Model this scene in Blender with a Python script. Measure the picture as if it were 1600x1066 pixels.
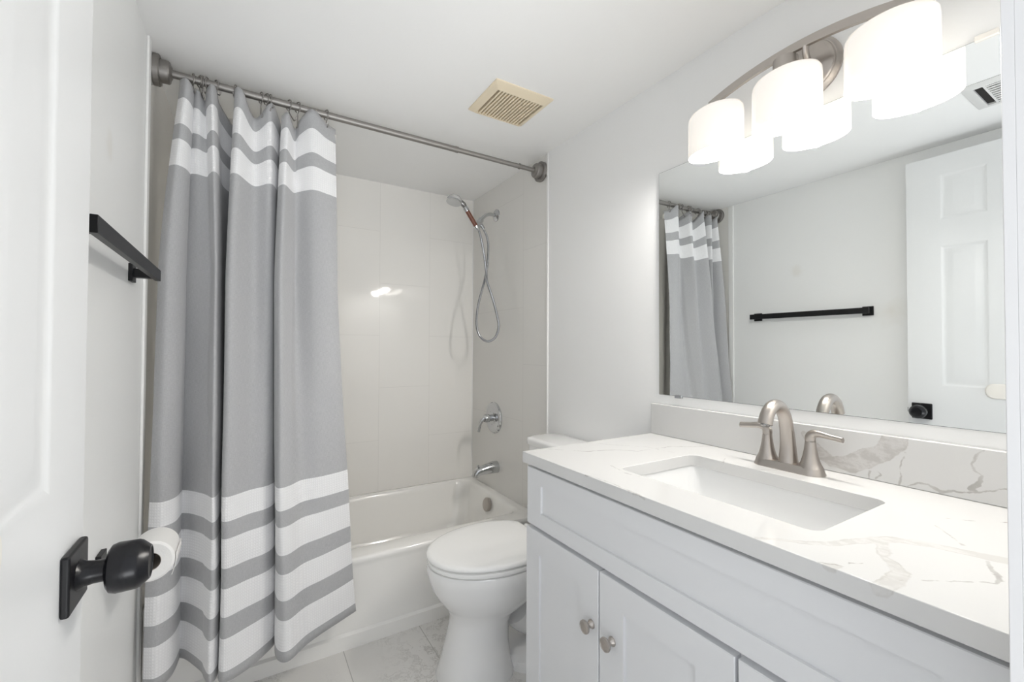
import bpy, bmesh, math, random
from mathutils import Vector, Matrix
random.seed(4)
for o in list(bpy.data.objects): bpy.data.objects.remove(o)
S = bpy.context.scene
C = S.collection
PI = math.pi

# ------------------------------------------------------------------ camera
XR, XL, YB, ZC, YN = 1.253, -0.271, 2.551, 2.126, 0.10   # right wall, left wall, back wall, ceiling, door wall
YT = 1.726                                                # where the tub alcove tile starts
yaw, pitch, roll, H = 0.54652, 0.0162, 0.00381, 1.170
fw = Vector((math.sin(yaw)*math.cos(pitch), math.cos(yaw)*math.cos(pitch), math.sin(pitch)))
rt = Vector((math.cos(yaw), -math.sin(yaw), 0)); up = rt.cross(fw)
r2 = math.cos(roll)*rt + math.sin(roll)*up; u2 = -math.sin(roll)*rt + math.cos(roll)*up
cam = bpy.data.cameras.new('camera'); cam.sensor_width = 36; cam.lens = 683.05/1600*36; cam.clip_start = 0.01
co = bpy.data.objects.new('camera', cam); C.objects.link(co)
m = Matrix((r2, u2, -fw)).transposed().to_4x4(); m.translation = (0, 0, H); co.matrix_world = m
S.camera = co

# ------------------------------------------------------------------ light and exposure
S.view_settings.view_transform = 'Standard'; S.view_settings.look = 'None'
S.view_settings.gamma = 1; S.view_settings.use_curve_mapping = False
S.view_settings.exposure = 0.20
W = bpy.data.worlds.new('world'); S.world = W; W.use_nodes = True
W.node_tree.nodes['Background'].inputs[0].default_value = (0.93, 0.96, 1.0, 1)
W.node_tree.nodes['Background'].inputs[1].default_value = 1.05
S.cycles.max_bounces = 14; S.cycles.diffuse_bounces = 8; S.cycles.glossy_bounces = 6
S.cycles.transmission_bounces = 6; S.cycles.caustics_reflective = True; S.cycles.blur_glossy = 0.5
S.cycles.sample_clamp_indirect = 4.0
BULB_W = 7.2
def area(name, loc, tgt, sx, sy, w, col=(1, 1, 1)):
    l = bpy.data.lights.new(name, 'AREA'); l.shape = 'RECTANGLE'; l.size = sx; l.size_y = sy; l.energy = w; l.color = col
    o = bpy.data.objects.new(name, l); C.objects.link(o); o.location = loc
    o.rotation_euler = (Vector(tgt)-Vector(loc)).to_track_quat('-Z', 'Y').to_euler(); return o
hl_ = area('added_hall_fill', (0.15, -1.1, 0.35), (0.45, 1.15, 2.12), 1.0, 0.7, 4.6, (0.95, 0.975, 1.0)); hl_.data.spread = math.radians(75)  # added fill without a seen source, aimed up to brighten the ceiling

# ------------------------------------------------------------------ node helpers
def mat(name, col, rough=0.5, metal=0.0, **k):
    m = bpy.data.materials.new(name); m.use_nodes = True
    b = m.node_tree.nodes['Principled BSDF']
    b.inputs['Base Color'].default_value = (*col, 1); b.inputs['Roughness'].default_value = rough; b.inputs['Metallic'].default_value = metal
    for kk, v in k.items(): b.inputs[kk.replace('_', ' ')].default_value = v
    return m
class NT:
    def __init__(s, m): s.t = m.node_tree; s.b = s.t.nodes['Principled BSDF']
    def n(s, typ, **props):
        x = s.t.nodes.new(typ)
        for k, v in props.items(): setattr(x, k, v)
        return x
    def l(s, a, b): s.t.links.new(a, b)
    def put(s, node, i, v):
        if hasattr(v, 'is_output') or isinstance(v, bpy.types.NodeSocket): s.l(v, node.inputs[i])
        else: node.inputs[i].default_value = v
    def math(s, op, a, b=0.0, c=0.0, clamp=False):
        x = s.n('ShaderNodeMath', operation=op); x.use_clamp = clamp
        s.put(x, 0, a); s.put(x, 1, b); s.put(x, 2, c); return x.outputs[0]
    def vm(s, op, a, b=(0, 0, 0)):
        x = s.n('ShaderNodeVectorMath', operation=op); s.put(x, 0, a)
        if op == 'SCALE': s.put(x, 3, b)
        else: s.put(x, 1, b)
        return x.outputs['Value'] if op in ('LENGTH', 'DOT_PRODUCT', 'DISTANCE') else x.outputs[0]
    def obj(s): return s.n('ShaderNodeTexCoord').outputs['Object']
    def uv(s): return s.n('ShaderNodeTexCoord').outputs['UV']
    def noise(s, vec, scale, detail=3, rough=0.5, out='Fac'):
        x = s.n('ShaderNodeTexNoise'); s.l(vec, x.inputs['Vector']); x.inputs['Scale'].default_value = scale
        x.inputs['Detail'].default_value = detail; x.inputs['Roughness'].default_value = rough; return x.outputs[out]
    def ramp(s, fac, stops, interp='LINEAR'):
        x = s.n('ShaderNodeValToRGB'); s.l(fac, x.inputs[0]); r = x.color_ramp; r.interpolation = interp
        while len(r.elements) > 1: r.elements.remove(r.elements[-1])
        r.elements[0].position = stops[0][0]; r.elements[0].color = (*stops[0][1], 1)
        for p, c in stops[1:]:
            e = r.elements.new(p); e.color = (*c, 1)
        return x.outputs[0]
    def mix(s, fac, a, b):
        x = s.n('ShaderNodeMix', data_type='RGBA'); s.put(x, 0, fac)
        for i, v in ((6, a), (7, b)):
            if isinstance(v, tuple): x.inputs[i].default_value = (*v, 1)
            else: s.l(v, x.inputs[i])
        return x.outputs[2]
    def bump(s, h, strength, dist=0.001):
        x = s.n('ShaderNodeBump'); x.inputs['Strength'].default_value = strength; x.inputs['Distance'].default_value = dist
        s.l(h, x.inputs['Height']); s.l(x.outputs[0], s.b.inputs['Normal'])

def paint(name, col, rough=0.45, bump=0.25, scale=55):
    m = mat(name, col, rough); t = NT(m); o = t.obj()
    t.bump(t.noise(o, scale, 4, .6), bump, .0012); return m
M = {}
M['wall'] = paint('wall_paint', (0.885, 0.89, 0.89), .42)
M['ceil'] = paint('ceiling_paint', (0.89, 0.89, 0.885), .6, .35, 40)
M['trim'] = paint('trim_paint', (0.78, 0.78, 0.785), .3, .08, 30)
M['door'] = paint('door_paint', (0.79, 0.80, 0.805), .33, .12, 90)
M['cab'] = mat('cabinet_paint', (0.725, 0.733, 0.748), .33)
M['caulk'] = mat('caulk', (0.87, 0.87, 0.86), .35)
M['tub'] = mat('tub_enamel', (0.95, 0.94, 0.915), .09, Coat_Weight=.5, Coat_Roughness=.05)
M['china'] = mat('vitreous_china', (0.86, 0.86, 0.86), .07, Coat_Weight=.5)
M['sink'] = mat('sink_china', (0.77, 0.775, 0.775), .06)
M['seat'] = mat('seat_plastic', (0.92, 0.92, 0.91), .16)
M['black'] = mat('matte_black', (0.008, 0.008, 0.009), .38, 0, Specular_IOR_Level=.3)
M['blackg'] = mat('satin_black_knob', (0.006, 0.006, 0.008), .27, 0, Specular_IOR_Level=.35)
M['chrome'] = mat('chrome', (0.58, 0.59, 0.60), .07, 1)
M['chromed'] = mat('chrome_dark', (0.28, 0.28, 0.28), .2, 1)
M['nickel'] = mat('brushed_nickel', (0.47, 0.435, 0.405), .30, 1)
M['nickelrod'] = mat('brushed_nickel_rod', (0.34, 0.325, 0.31), .5, 1)
M['paper'] = paint('toilet_paper', (0.88, 0.87, 0.855), .9, .5, 300)
M['core'] = mat('cardboard_core', (0.34, 0.30, 0.26), .9)
M['cream'] = mat('cream_plastic', (0.80, 0.70, 0.53), .45)
M['plate'] = mat('ivory_plastic', (0.86, 0.83, 0.78), .35)
M['dark'] = mat('painted_slot_shade', (0.02, 0.018, 0.016), .9)  # near-black colour standing in for shade inside the ceiling vents
M['ventw'] = mat('vent_enamel', (0.72, 0.72, 0.71), .4)
M['mirror'] = mat('mirror_glass', (0.905, 0.925, 0.92), .0, 1)
M['mirroredge'] = mat('mirror_edge', (0.30, 0.32, 0.31), .2, .6)
M['amber'] = mat('brown_beads', (0.20, 0.075, 0.045), .35)
M['clear'] = mat('clear_plastic', (0.93, 0.93, 0.93), .12, Transmission_Weight=.55, IOR=1.45)
M['liner'] = mat('liner_vinyl', (0.82, 0.80, 0.75), .5)
M['inside'] = mat('cabinet_inside', (0.6, 0.6, 0.6), .6)

# left wall with two faint scuffed patches of filler
def wall_left_mat():
    m = paint('wall_paint_patched', (0.88, 0.885, 0.88), .42); t = NT(m); o = t.obj()
    n = t.noise(o, 14, 3, .6)
    def blob(c, r):
        d = t.vm('LENGTH', t.vm('SUBTRACT', o, c)); d = t.math('ADD', d, t.math('MULTIPLY', n, -.12))
        return t.math('SUBTRACT', 1.0, t.math('DIVIDE', t.math('ADD', d, .06), r), clamp=True)
    f = t.math('ADD', blob((XL, .88, 1.36), .09), t.math('MULTIPLY', blob((XL, 1.33, 1.62), .05), .8), clamp=True)
    f = t.math('MULTIPLY', f, .55)
    c = t.mix(f, (0.88, 0.885, 0.88), (0.78, 0.755, 0.70)); t.l(c, t.b.inputs['Base Color']); return m
M['wall_left'] = wall_left_mat()

def tile_mat(name, axis, u0, v0, col=(0.88, 0.865, 0.835), rh=.302):
    m = mat(name, col, .045); t = NT(m); o = t.obj()
    sp = t.n('ShaderNodeSeparateXYZ'); t.l(o, sp.inputs[0]); cb = t.n('ShaderNodeCombineXYZ')
    t.l(t.math('ADD', sp.outputs[2], -v0), cb.inputs[0]); t.l(t.math('ADD', sp.outputs[axis], -u0), cb.inputs[1])
    b = t.n('ShaderNodeTexBrick'); t.l(cb.outputs[0], b.inputs['Vector']); b.offset = .5
    b.inputs['Scale'].default_value = 1; b.inputs['Brick Width'].default_value = .604; b.inputs['Row Height'].default_value = rh
    b.inputs['Mortar Size'].default_value = .0014; b.inputs['Mortar Smooth'].default_value = .3
    c2 = tuple(x*.985 for x in col)
    b.inputs['Color1'].default_value = (*col, 1); b.inputs['Color2'].default_value = (*c2, 1)
    b.inputs['Mortar'].default_value = (*[x*.90 for x in col], 1)
    t.l(b.outputs['Color'], t.b.inputs['Base Color'])
    h = t.math('ADD', t.math('MULTIPLY', b.outputs['Fac'], -.6), t.math('MULTIPLY', t.noise(o, 5, 1, .4), .7))
    t.bump(h, .35, .001); return m
M['tile_b'] = tile_mat('back_wall_tile', 0, .656, .636)
M['tile_r'] = tile_mat('right_wall_tile_shaded', 1, 1.948, .48, (0.80, 0.79, 0.765), .604)  # same tile as the back wall, base darkened to carry this wall's shade
M['tile_l'] = tile_mat('left_wall_tile', 1, 1.86, .487)

def floor_mat():
    m = mat('floor_tile', (.7, .7, .69), .22); t = NT(m); o = t.obj()
    sp = t.n('ShaderNodeSeparateXYZ'); t.l(o, sp.inputs[0]); cb = t.n('ShaderNodeCombineXYZ')
    t.l(t.math('ADD', sp.outputs[1], -.92), cb.inputs[0]); t.l(t.math('ADD', sp.outputs[0], -.334), cb.inputs[1])
    b = t.n('ShaderNodeTexBrick'); t.l(cb.outputs[0], b.inputs['Vector']); b.offset = .5; b.inputs['Scale'].default_value = 1
    b.inputs['Brick Width'].default_value = .604; b.inputs['Row Height'].default_value = .302; b.inputs['Mortar Size'].default_value = .0016
    b.inputs['Mortar Smooth'].default_value = .2
    w = t.vm('ADD', o, t.vm('SCALE', t.noise(o, 3.2, 5, .6, 'Color'), .5))
    n = t.noise(w, 8.5, 8, .7)
    v = t.math('ABSOLUTE', t.math('ADD', n, -.5))
    vein = t.math('SUBTRACT', 1.0, t.math('MULTIPLY', v, 34), clamp=True)
    v2 = t.noise(o, 2.2, 4, .6)
    msk = t.math('MULTIPLY', t.math('ADD', v2, -.42), 5.0, clamp=True)
    spk = t.math('MULTIPLY', t.math('ADD', t.noise(w, 70, 3, .6), -.62), 7.0, clamp=True)
    f = t.math('MAXIMUM', t.math('MULTIPLY', t.math('MULTIPLY', vein, msk), .62), t.math('MULTIPLY', t.math('MULTIPLY', spk, msk), .5))
    base = t.mix(v2, (0.77, 0.755, 0.73), (0.83, 0.82, 0.80))
    c = t.mix(f, base, (0.36, 0.345, 0.32))
    c = t.mix(b.outputs['Fac'], c, (0.50, 0.49, 0.47)); t.l(c, t.b.inputs['Base Color'])
    t.bump(t.math('MULTIPLY', b.outputs['Fac'], -1.0), .5, .001); return m
M['floor'] = floor_mat()

# marble-look quartz: drawn veins (segments a, b, half widths), roughened by noise
def quartz(name, broad, thin, ca, cb):
    m = mat(name, (.65, .65, .645), .12); t = NT(m); o = t.obj()
    nz = t.noise(o, 16, 4, .6, 'Color')
    p = t.vm('ADD', o, t.vm('SCALE', t.vm('ADD', nz, (-.5, -.5, -.5)), .022))
    nf = t.noise(o, 60, 3, .6, 'Color')
    p2 = t.vm('ADD', p, t.vm('SCALE', t.vm('ADD', nf, (-.5, -.5, -.5)), .006))
    def dist(pp, pts):
        best = None
        for i in range(len(pts)-1):
            a = Vector(pts[i][:3]); b = Vector(pts[i+1][:3]); wa, wb = pts[i][3], pts[i+1][3]
            ba = b-a; pa = t.vm('SUBTRACT', pp, tuple(a))
            h = t.math('MULTIPLY', t.vm('DOT_PRODUCT', pa, tuple(ba)), 1/ba.dot(ba), clamp=True)
            d = t.vm('LENGTH', t.vm('SUBTRACT', pa, t.vm('SCALE', tuple(ba), h)))
            d = t.math('SUBTRACT', d, t.math('MULTIPLY_ADD', h, wb-wa, wa))
            best = d if best is None else t.math('MINIMUM', best, d)
        return best
    col = (0.65, 0.65, 0.645)
    db = None
    for pl in broad:
        d = dist(p2, pl); db = d if db is None else t.math('MINIMUM', db, d)
    dt = None
    for pl in thin:
        d = dist(p2, pl); dt = d if dt is None else t.math('MINIMUM', dt, d)
    fb = t.math('SUBTRACT', .5, t.math('MULTIPLY', db, 450.0), clamp=True)
    # streaks inside the broad veins
    st = t.noise(t.vm('MULTIPLY', p, (1.8, 1, 1.8)), 15, 5, .6)
    st2 = t.math('SUBTRACT', 1.0, t.math('MULTIPLY', t.math('ABSOLUTE', t.math('ADD', st, -.5)), 11), clamp=True)
    inner = t.mix(t.math('MULTIPLY', st2, .65), ca, cb)
    # darker rim to the vein
    rim = t.math('SUBTRACT', 1.0, t.math('MULTIPLY', t.math('ABSOLUTE', t.math('ADD', db, .0012)), 500.0), clamp=True)
    rim = t.math('MULTIPLY', rim, t.math('MULTIPLY', t.math('ADD', t.noise(o, 22, 2), -.42), 4.0, clamp=True))
    c = t.mix(t.math('MULTIPLY', fb, .85), col, inner)
    c = t.mix(t.math('MULTIPLY', rim, .5), c, (0.42, 0.40, 0.38))
    ft = t.math('SUBTRACT', 1.15, t.math('MULTIPLY', dt, 650.0), clamp=True)
    ft = t.math('MULTIPLY', ft, t.math('ADD', t.math('MULTIPLY', t.noise(o, 26, 2), 1.5), -.1, clamp=True))
    c = t.mix(t.math('MULTIPLY', ft, .8), c, (0.30, 0.28, 0.26))
    t.l(c, t.b.inputs['Base Color']); return m
Z = .87
def P2(pts, w): return [(x, y, Z, (w if not isinstance(w, list) else w[i])) for i, (x, y) in enumerate(pts)]
def PS(pts, w): return [(XR-.02, y, z, (w if not isinstance(w, list) else w[i])) for i, (y, z) in enumerate(pts)]
M['quartz'] = quartz('quartz_top',
    [P2([(.70, .395), (.738, .351), (.780, .318), (.835, .300), (.878, .280), (.900, .245), (.912, .21), (.930, .165), (.95, .10)], [.004, .006, .007, .010, .012, .012, .011, .015, .017]),
     P2([(.85, .285), (.795, .262), (.755, .235), (.715, .232), (.685, .238)], [.008, .007, .009, .012, .013]),
     P2([(.70, .290), (.685, .292)], [.008, .009])],
    [P2([(1.150, .195), (1.10, .235), (1.065, .265), (1.012, .268), (.985, .248), (.944, .217)], .0006),
     P2([(.902, .182), (.855, .163), (.825, .160), (.780, .195), (.729, .231)], [.0012, .0022, .0012, .0004, .0004]),
     P2([(.692, .305), (.711, .281), (.730, .283), (.742, .270)], [.001, .0006, .0012, .0004]),
     P2([(.77, 1.06), (.85, .98), (.935, .952), (.982, .905), (1.06, .90), (1.119, .893), (1.17, .86), (1.235, .839)], [.0008, .0018, .0014, .0008, .0008, .002, .0014, .0008]),
     P2([(.93, 1.07), (1.0, .98), (1.05, .93), (1.05, .86), (1.09, .80)], .0004),
     P2([(1.09, .62), (1.105, .605), (1.13, .59)], .0008), P2([(1.08, .70), (1.12, .72)], .0006),
     P2([(.80, .83), (.785, .76), (.79, .72)], .0006), P2([(.69, .62), (.70, .72), (.692, .80)], [.0018, .001, .0004])], (0.56, 0.55, 0.535), (0.69, 0.685, 0.675))
M['quartz_s'] = quartz('quartz_splash',
    [PS([(.575, .955), (.545, .915), (.515, .892), (.475, .897), (.440, .918), (.412, .935), (.392, .965), (.39, .99)], [.006, .013, .014, .019, .021, .017, .022, .026])],
    [PS([(.375, .957), (.372, .94), (.382, .915), (.379, .895), (.383, .872)], [.0006, .0008, .0005, .0008, .0008]),
     PS([(.367, .873), (.352, .883), (.335, .885), (.318, .874), (.296, .884), (.270, .885), (.25, .892), (.226, .905), (.20, .91)], [.0005, .0014, .0008, .003, .0012, .0005, .0006, .0006, .0006]),
     PS([(.254, .975), (.262, .962), (.267, .944), (.262, .93), (.254, .922), (.262, .905), (.272, .893), (.262, .888)], [.0006, .0016, .0006, .0008, .0012, .0038, .004, .0006]),
     PS([(.437, .890), (.439, .872)], [.001, .0008]), PS([(.424, .893), (.415, .884), (.425, .873)], [.0006, .001, .0006])], (0.47, 0.455, 0.44), (0.66, 0.65, 0.64))

def fabric():
    m = mat('curtain_cloth', (.4, .4, .4), .85, Sheen_Weight=.25, Sheen_Roughness=.5); t = NT(m); uv = t.uv()
    sp = t.n('ShaderNodeSeparateXYZ'); t.l(uv, sp.inputs[0]); u, v = sp.outputs[0], sp.outputs[1]
    g, w = (0, 0, 0), (1, 1, 1)
    L = 1.875; edges = [0, .06, .15, .20, .292, 1.345, 1.415, 1.470, 1.555, 1.612, 1.697, 1.752, 1.843]
    vv = t.math('DIVIDE', v, L)
    isw = t.ramp(vv, [(e/L, g if i % 2 == 0 else w) for i, e in enumerate(edges)], 'CONSTANT')
    cb = t.n('ShaderNodeCombineXYZ'); t.l(t.math('MULTIPLY', u, 90.0), cb.inputs[0]); t.l(t.math('MULTIPLY', v, 1300.0), cb.inputs[1])
    f1 = t.noise(cb.outputs[0], 1.0, 3, .7)
    cb2 = t.n('ShaderNodeCombineXYZ'); t.l(t.math('MULTIPLY', u, 900.0), cb2.inputs[0]); t.l(t.math('MULTIPLY', v, 60.0), cb2.inputs[1])
    f2 = t.noise(cb2.outputs[0], 1.0, 2, .6)
    f = t.math('ADD', t.math('MULTIPLY', f1, .6), t.math('MULTIPLY', f2, .4))
    grey = t.ramp(f, [(.3, (0.33, 0.332, 0.342)), (.7, (0.50, 0.502, 0.512))])
    s1 = t.math('SINE', t.math('MULTIPLY', u, 2*PI/.0085)); s2 = t.math('SINE', t.math('MULTIPLY', v, 2*PI/.0085))
    waf = t.math('MULTIPLY', t.math('MAXIMUM', s1, s2), .5)
    wc = t.mix(t.math('ADD', waf, .4, clamp=True), (0.86, 0.86, 0.865), (0.80, 0.80, 0.81))
    t.l(t.mix(isw, grey, wc), t.b.inputs['Base Color'])
    h = t.math('ADD', t.math('MULTIPLY', t.math('MULTIPLY', waf, isw), 1.0), t.math('MULTIPLY', f, .3))
    t.bump(h, .6, .0012); return m
M['cloth'] = fabric()

def shade_mat():
    m = bpy.data.materials.new('opal_glass'); m.use_nodes = True; t = m.node_tree; n = t.nodes; n.clear()
    out = n.new('ShaderNodeOutputMaterial'); tr = n.new('ShaderNodeBsdfTranslucent'); df = n.new('ShaderNodeBsdfPrincipled')
    df.inputs['Base Color'].default_value = (.9, .88, .85, 1); df.inputs['Roughness'].default_value = .15
    tr.inputs[0].default_value = (.93, .88, .82, 1)
    mx = n.new('ShaderNodeMixShader'); mx.inputs[0].default_value = .035
    t.links.new(df.outputs[0], mx.inputs[1]); t.links.new(tr.outputs[0], mx.inputs[2])
    em = n.new('ShaderNodeEmission'); em.inputs[0].default_value = (1, .955, .90, 1); em.inputs[1].default_value = .26
    ad = n.new('ShaderNodeAddShader'); t.links.new(mx.outputs[0], ad.inputs[0]); t.links.new(em.outputs[0], ad.inputs[1])
    t.links.new(ad.outputs[0], out.inputs[0]); return m
M['opal'] = shade_mat()
M['bulb'] = mat('lit_bulb', (1, 1, 1), .5, Emission_Color=(1, .93, .84, 1), Emission_Strength=14)

# ------------------------------------------------------------------ mesh helpers
class MB:
    def __init__(s): s.bm = bmesh.new()
    def box(s, x0, x1, y0, y1, z0, z1):
        v = [s.bm.verts.new(p) for p in ((x0,y0,z0),(x1,y0,z0),(x1,y1,z0),(x0,y1,z0),(x0,y0,z1),(x1,y0,z1),(x1,y1,z1),(x0,y1,z1))]
        for f in ((0,3,2,1),(4,5,6,7),(0,1,5,4),(1,2,6,5),(2,3,7,6),(3,0,4,7)): s.bm.faces.new([v[i] for i in f])
        return s
    def loft(s, loops, cap0=True, cap1=True, closed=True):
        rows = [[s.bm.verts.new(p) for p in l] for l in loops]
        n = len(rows[0])
        for a, b in zip(rows, rows[1:]):
            for i in range(n if closed else n-1):
                j = (i+1) % n
                s.bm.faces.new((a[i], a[j], b[j], b[i]))
        if cap0: s.bm.faces.new(rows[0][::-1])
        if cap1: s.bm.faces.new(rows[-1])
        return s
    def lathe(s, o, axis, prof, seg=32, cap0=True, cap1=True, sy=1.0, side=None):
        o = Vector(o); a = Vector(axis).normalized()
        u = Vector(side).normalized() if side else a.orthogonal().normalized(); w = a.cross(u)
        return s.loft([[o+a*h+(u*math.cos(2*PI*i/seg)+w*sy*math.sin(2*PI*i/seg))*max(r, 1e-5) for i in range(seg)] for r, h in prof], cap0, cap1)
    def cyl(s, p0, p1, r, r1=None, seg=24):
        p0, p1 = Vector(p0), Vector(p1); return s.lathe(p0, p1-p0, [(r, 0), (r1 if r1 is not None else r, (p1-p0).length)], seg)
    def tube(s, pts, r, seg=12, sub=6, caps=True, flat=None):
        pts = [Vector(p) for p in pts]; rr = r if isinstance(r, list) else [r]*len(pts)
        rr = [q if isinstance(q, tuple) else (q, q) for q in rr]
        P, R = [], []
        n = len(pts)
        for i in range(n-1):
            p0, p1, p2, p3 = pts[max(i-1, 0)], pts[i], pts[i+1], pts[min(i+2, n-1)]
            for k in range(sub):
                q = k/sub
                P.append(.5*((2*p1)+(-p0+p2)*q+(2*p0-5*p1+4*p2-p3)*q*q+(-p0+3*p1-3*p2+p3)*q**3)); R.append(tuple(rr[i][j]+(rr[i+1][j]-rr[i][j])*q for j in (0, 1)))
        P.append(pts[-1]); R.append(rr[-1])
        T = [(P[min(i+1, len(P)-1)]-P[max(i-1, 0)]).normalized() for i in range(len(P))]
        u = T[0].orthogonal().normalized() if flat is None else (Vector(flat)-Vector(flat).dot(T[0])*T[0]).normalized()
        L = []
        for p, t, q in zip(P, T, R):
            u = (u-u.dot(t)*t).normalized(); w = t.cross(u)
            ru, rw = q
            L.append([p+u*ru*math.cos(2*PI*i/seg)+w*rw*math.sin(2*PI*i/seg) for i in range(seg)])
        return s.loft(L, caps, caps)
    def torus(s, c, axis, R, r, seg=28, ms=8):
        c = Vector(c); a = Vector(axis).normalized(); u = a.orthogonal().normalized(); w = a.cross(u)
        rows = []
        for i in range(seg):
            d = u*math.cos(2*PI*i/seg)+w*math.sin(2*PI*i/seg)
            rows.append([s.bm.verts.new(c+d*(R+r*math.cos(2*PI*j/ms))+a*r*math.sin(2*PI*j/ms)) for j in range(ms)])
        for i in range(seg):
            A, B = rows[i], rows[(i+1) % seg]
            for j in range(ms): s.bm.faces.new((A[j], A[(j+1) % ms], B[(j+1) % ms], B[j]))
        return s
    def build(s, name, material, parent=None, smooth=35, bevel=0, sub=0, seg=2):
        bmesh.ops.recalc_face_normals(s.bm, faces=s.bm.faces)
        me = bpy.data.meshes.new(name); s.bm.to_mesh(me); s.bm.free()
        me.materials.append(material)
        o = bpy.data.objects.new(name, me); C.objects.link(o)
        for p in me.polygons: p.use_smooth = smooth > 0
        if smooth: me.set_sharp_from_angle(angle=math.radians(smooth))
        if bevel:
            b = o.modifiers.new('bevel', 'BEVEL'); b.width = bevel; b.segments = seg; b.limit_method = 'ANGLE'; b.angle_limit = math.radians(40); b.harden_normals = True
        if sub: 
            b = o.modifiers.new('sub', 'SUBSURF'); b.levels = b.render_levels = sub
        if parent is not None:
            o.parent = parent
            base = parent.location.copy() if parent.type == 'EMPTY' else (parent.parent.location.copy() if parent.parent else Vector())
            if parent.type == 'EMPTY': o.matrix_parent_inverse = Matrix.Translation(-base)
        return o
def tag(o, label, cat, group=None):
    o['label'] = label; o['category'] = cat
    if group: o['group'] = group
    return o
def thing(name, label, cat, loc, group=None):
    o = bpy.data.objects.new(name, None); C.objects.link(o); o.location = loc; o.empty_display_size = .05
    return tag(o, label, cat, group)
def struct(mb, name, material, parent=None, **k):
    o = mb.build(name, material, parent, **k)
    if parent is None: o['kind'] = 'structure'
    return o
def copy_tree(o, parent=None):
    c = o.copy(); C.objects.link(c)
    if parent is not None: c.parent = parent; c.matrix_parent_inverse = o.matrix_parent_inverse.copy()
    for ch in list(o.children): copy_tree(ch, c)
    return c
def rrect(x0, x1, y0, y1, r, z, n=8):
    P = []
    for cx, cy, a0 in ((x1-r, y1-r, 0), (x0+r, y1-r, PI/2), (x0+r, y0+r, PI), (x1-r, y0+r, 1.5*PI)):
        for i in range(n+1):
            a = a0+PI/2*i/n; P.append((cx+r*math.cos(a), cy+r*math.sin(a), z))
    return P

# ------------------------------------------------------------------ the room
T = .10
struct(MB().box(-1.4, XR+T, -1.6, YB+T, -.08, 0), 'floor', M['floor'], smooth=0)
struct(MB().box(XL-T, XR+T, YN-.12, YB+T, ZC, ZC+.08), 'ceiling', M['ceil'], smooth=0)
struct(MB().box(XR, XR+T, YN-.12, YT, 0, ZC), 'wall_right', M['wall'], smooth=0)
struct(MB().box(XR, XR+T, YT, YB+T, 0, ZC), 'wall_right_tiled', M['tile_r'], smooth=0)
struct(MB().box(XL-T, XL, YN-.12, YT, 0, ZC), 'wall_left', M['wall_left'], smooth=0)
struct(MB().box(XL-T, XL, YT, YB+T, 0, ZC), 'wall_left_tiled', M['tile_l'], smooth=0)
struct(MB().box(XL, XR, YB, YB+T, 0, ZC), 'wall_back', M['tile_b'], smooth=0)
# door wall with the opening the camera looks through
JX0, JX1, DH = -.20, .602, 2.06
w = MB(); w.box(XL, JX0-.02, YN-.12, YN, 0, ZC); w.box(JX1+.02, XR, YN-.12, YN, 0, ZC); w.box(JX0-.02, JX1+.02, YN-.12, YN, DH+.02, ZC)
struct(w, 'wall_front', M['wall'], smooth=0)
w = MB(); w.box(JX0-.02, JX0, YN-.12, YN, 0, DH); w.box(JX1, JX1+.02, YN-.12, YN, 0, DH); w.box(JX0-.02, JX1+.02, YN-.12, YN, DH, DH+.02)
struct(w, 'trim_1', M['trim'], smooth=0)
struct(MB().box(JX1, JX1+.058, YN, YN+.009, 0, DH+.055), 'trim_2', M['trim'], bevel=.0008)
# white beads where the tile meets the painted walls
w = MB(); w.box(XR-.005, XR, YT-.006, YT+.006, .32, ZC); struct(w, 'trim_3', M['caulk'], bevel=.002)
w = MB(); w.box(XL, XL+.008, YT-.014, YT+.020, .0, ZC); struct(w, 'trim_4', M['caulk'], bevel=.003)
w = MB(); w.tube([(XR-.001, YB-.001, .345), (XR-.001, YB-.001, ZC)], .004, 8, 1); struct(w, 'trim_5', M['caulk'])
w = MB(); w.box(XR-.012, XR, 1.08, YT+.02, 0, .07); struct(w, 'baseboard_right', M['trim'], bevel=.003)
w = MB(); w.box(XL, XL+.012, YN+.02, 1.70, 0, .07); struct(w, 'baseboard_left', M['trim'], bevel=.003)

# ------------------------------------------------------------------ bathtub
tub = thing('bathtub', 'white alcove bathtub behind the striped curtain, below the tiled walls', 'bathtub', (.5, 2.15, 0))
x0, x1, y0, y1 = XL+.001, XR-.001, 1.789, YB-.001
t = MB(); RZ = .345
def L(dx0, dx1, dy0, dy1, r, z): return rrect(x0+dx0, x1-dx1, y0+dy0, y1-dy1, r, z, 10)
t.loft([L(0, 0, 0, 0, .004, 0), L(0, 0, 0, 0, .004, .052), L(0, 0, .010, 0, .004, .060), L(0, 0, .010, 0, .004, .30), L(0, 0, .004, 0, .004, .318),
        L(0, 0, 0, 0, .004, .328), L(0, 0, .001, 0, .004, .338), L(.003, .003, .006, .001, .006, .3435), L(.006, .006, .014, .002, .01, RZ),
        L(.05, .045, .085, .022, .06, RZ), L(.058, .052, .095, .028, .07, RZ-.003), L(.066, .060, .103, .034, .075, RZ-.012), L(.072, .066, .108, .038, .08, RZ-.03),
        L(.15, .085, .125, .055, .09, .22), L(.22, .105, .14, .075, .10, .11), L(.25, .12, .155, .09, .11, .075), L(.30, .16, .20, .13, .12, .058)], True, True)
t.build('tub_body', M['tub'], tub, smooth=50)
t = MB(); c = (XR-.086, 2.185, .290); ax = (-1, 0, .17)
t.lathe(c, ax, [(.036, -.01), (.038, .004), (.034, .008), (.012, .0105), (0, .0105)], 32)
t.build('overflow_plate', M['nickel'], tub)
t = MB(); t.lathe((XR-.093, 2.181, .283), ax, [(.007, 0), (.006, .004), (0, .0045)], 16); t.build('overflow_screw', M['chromed'], tub)

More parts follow.
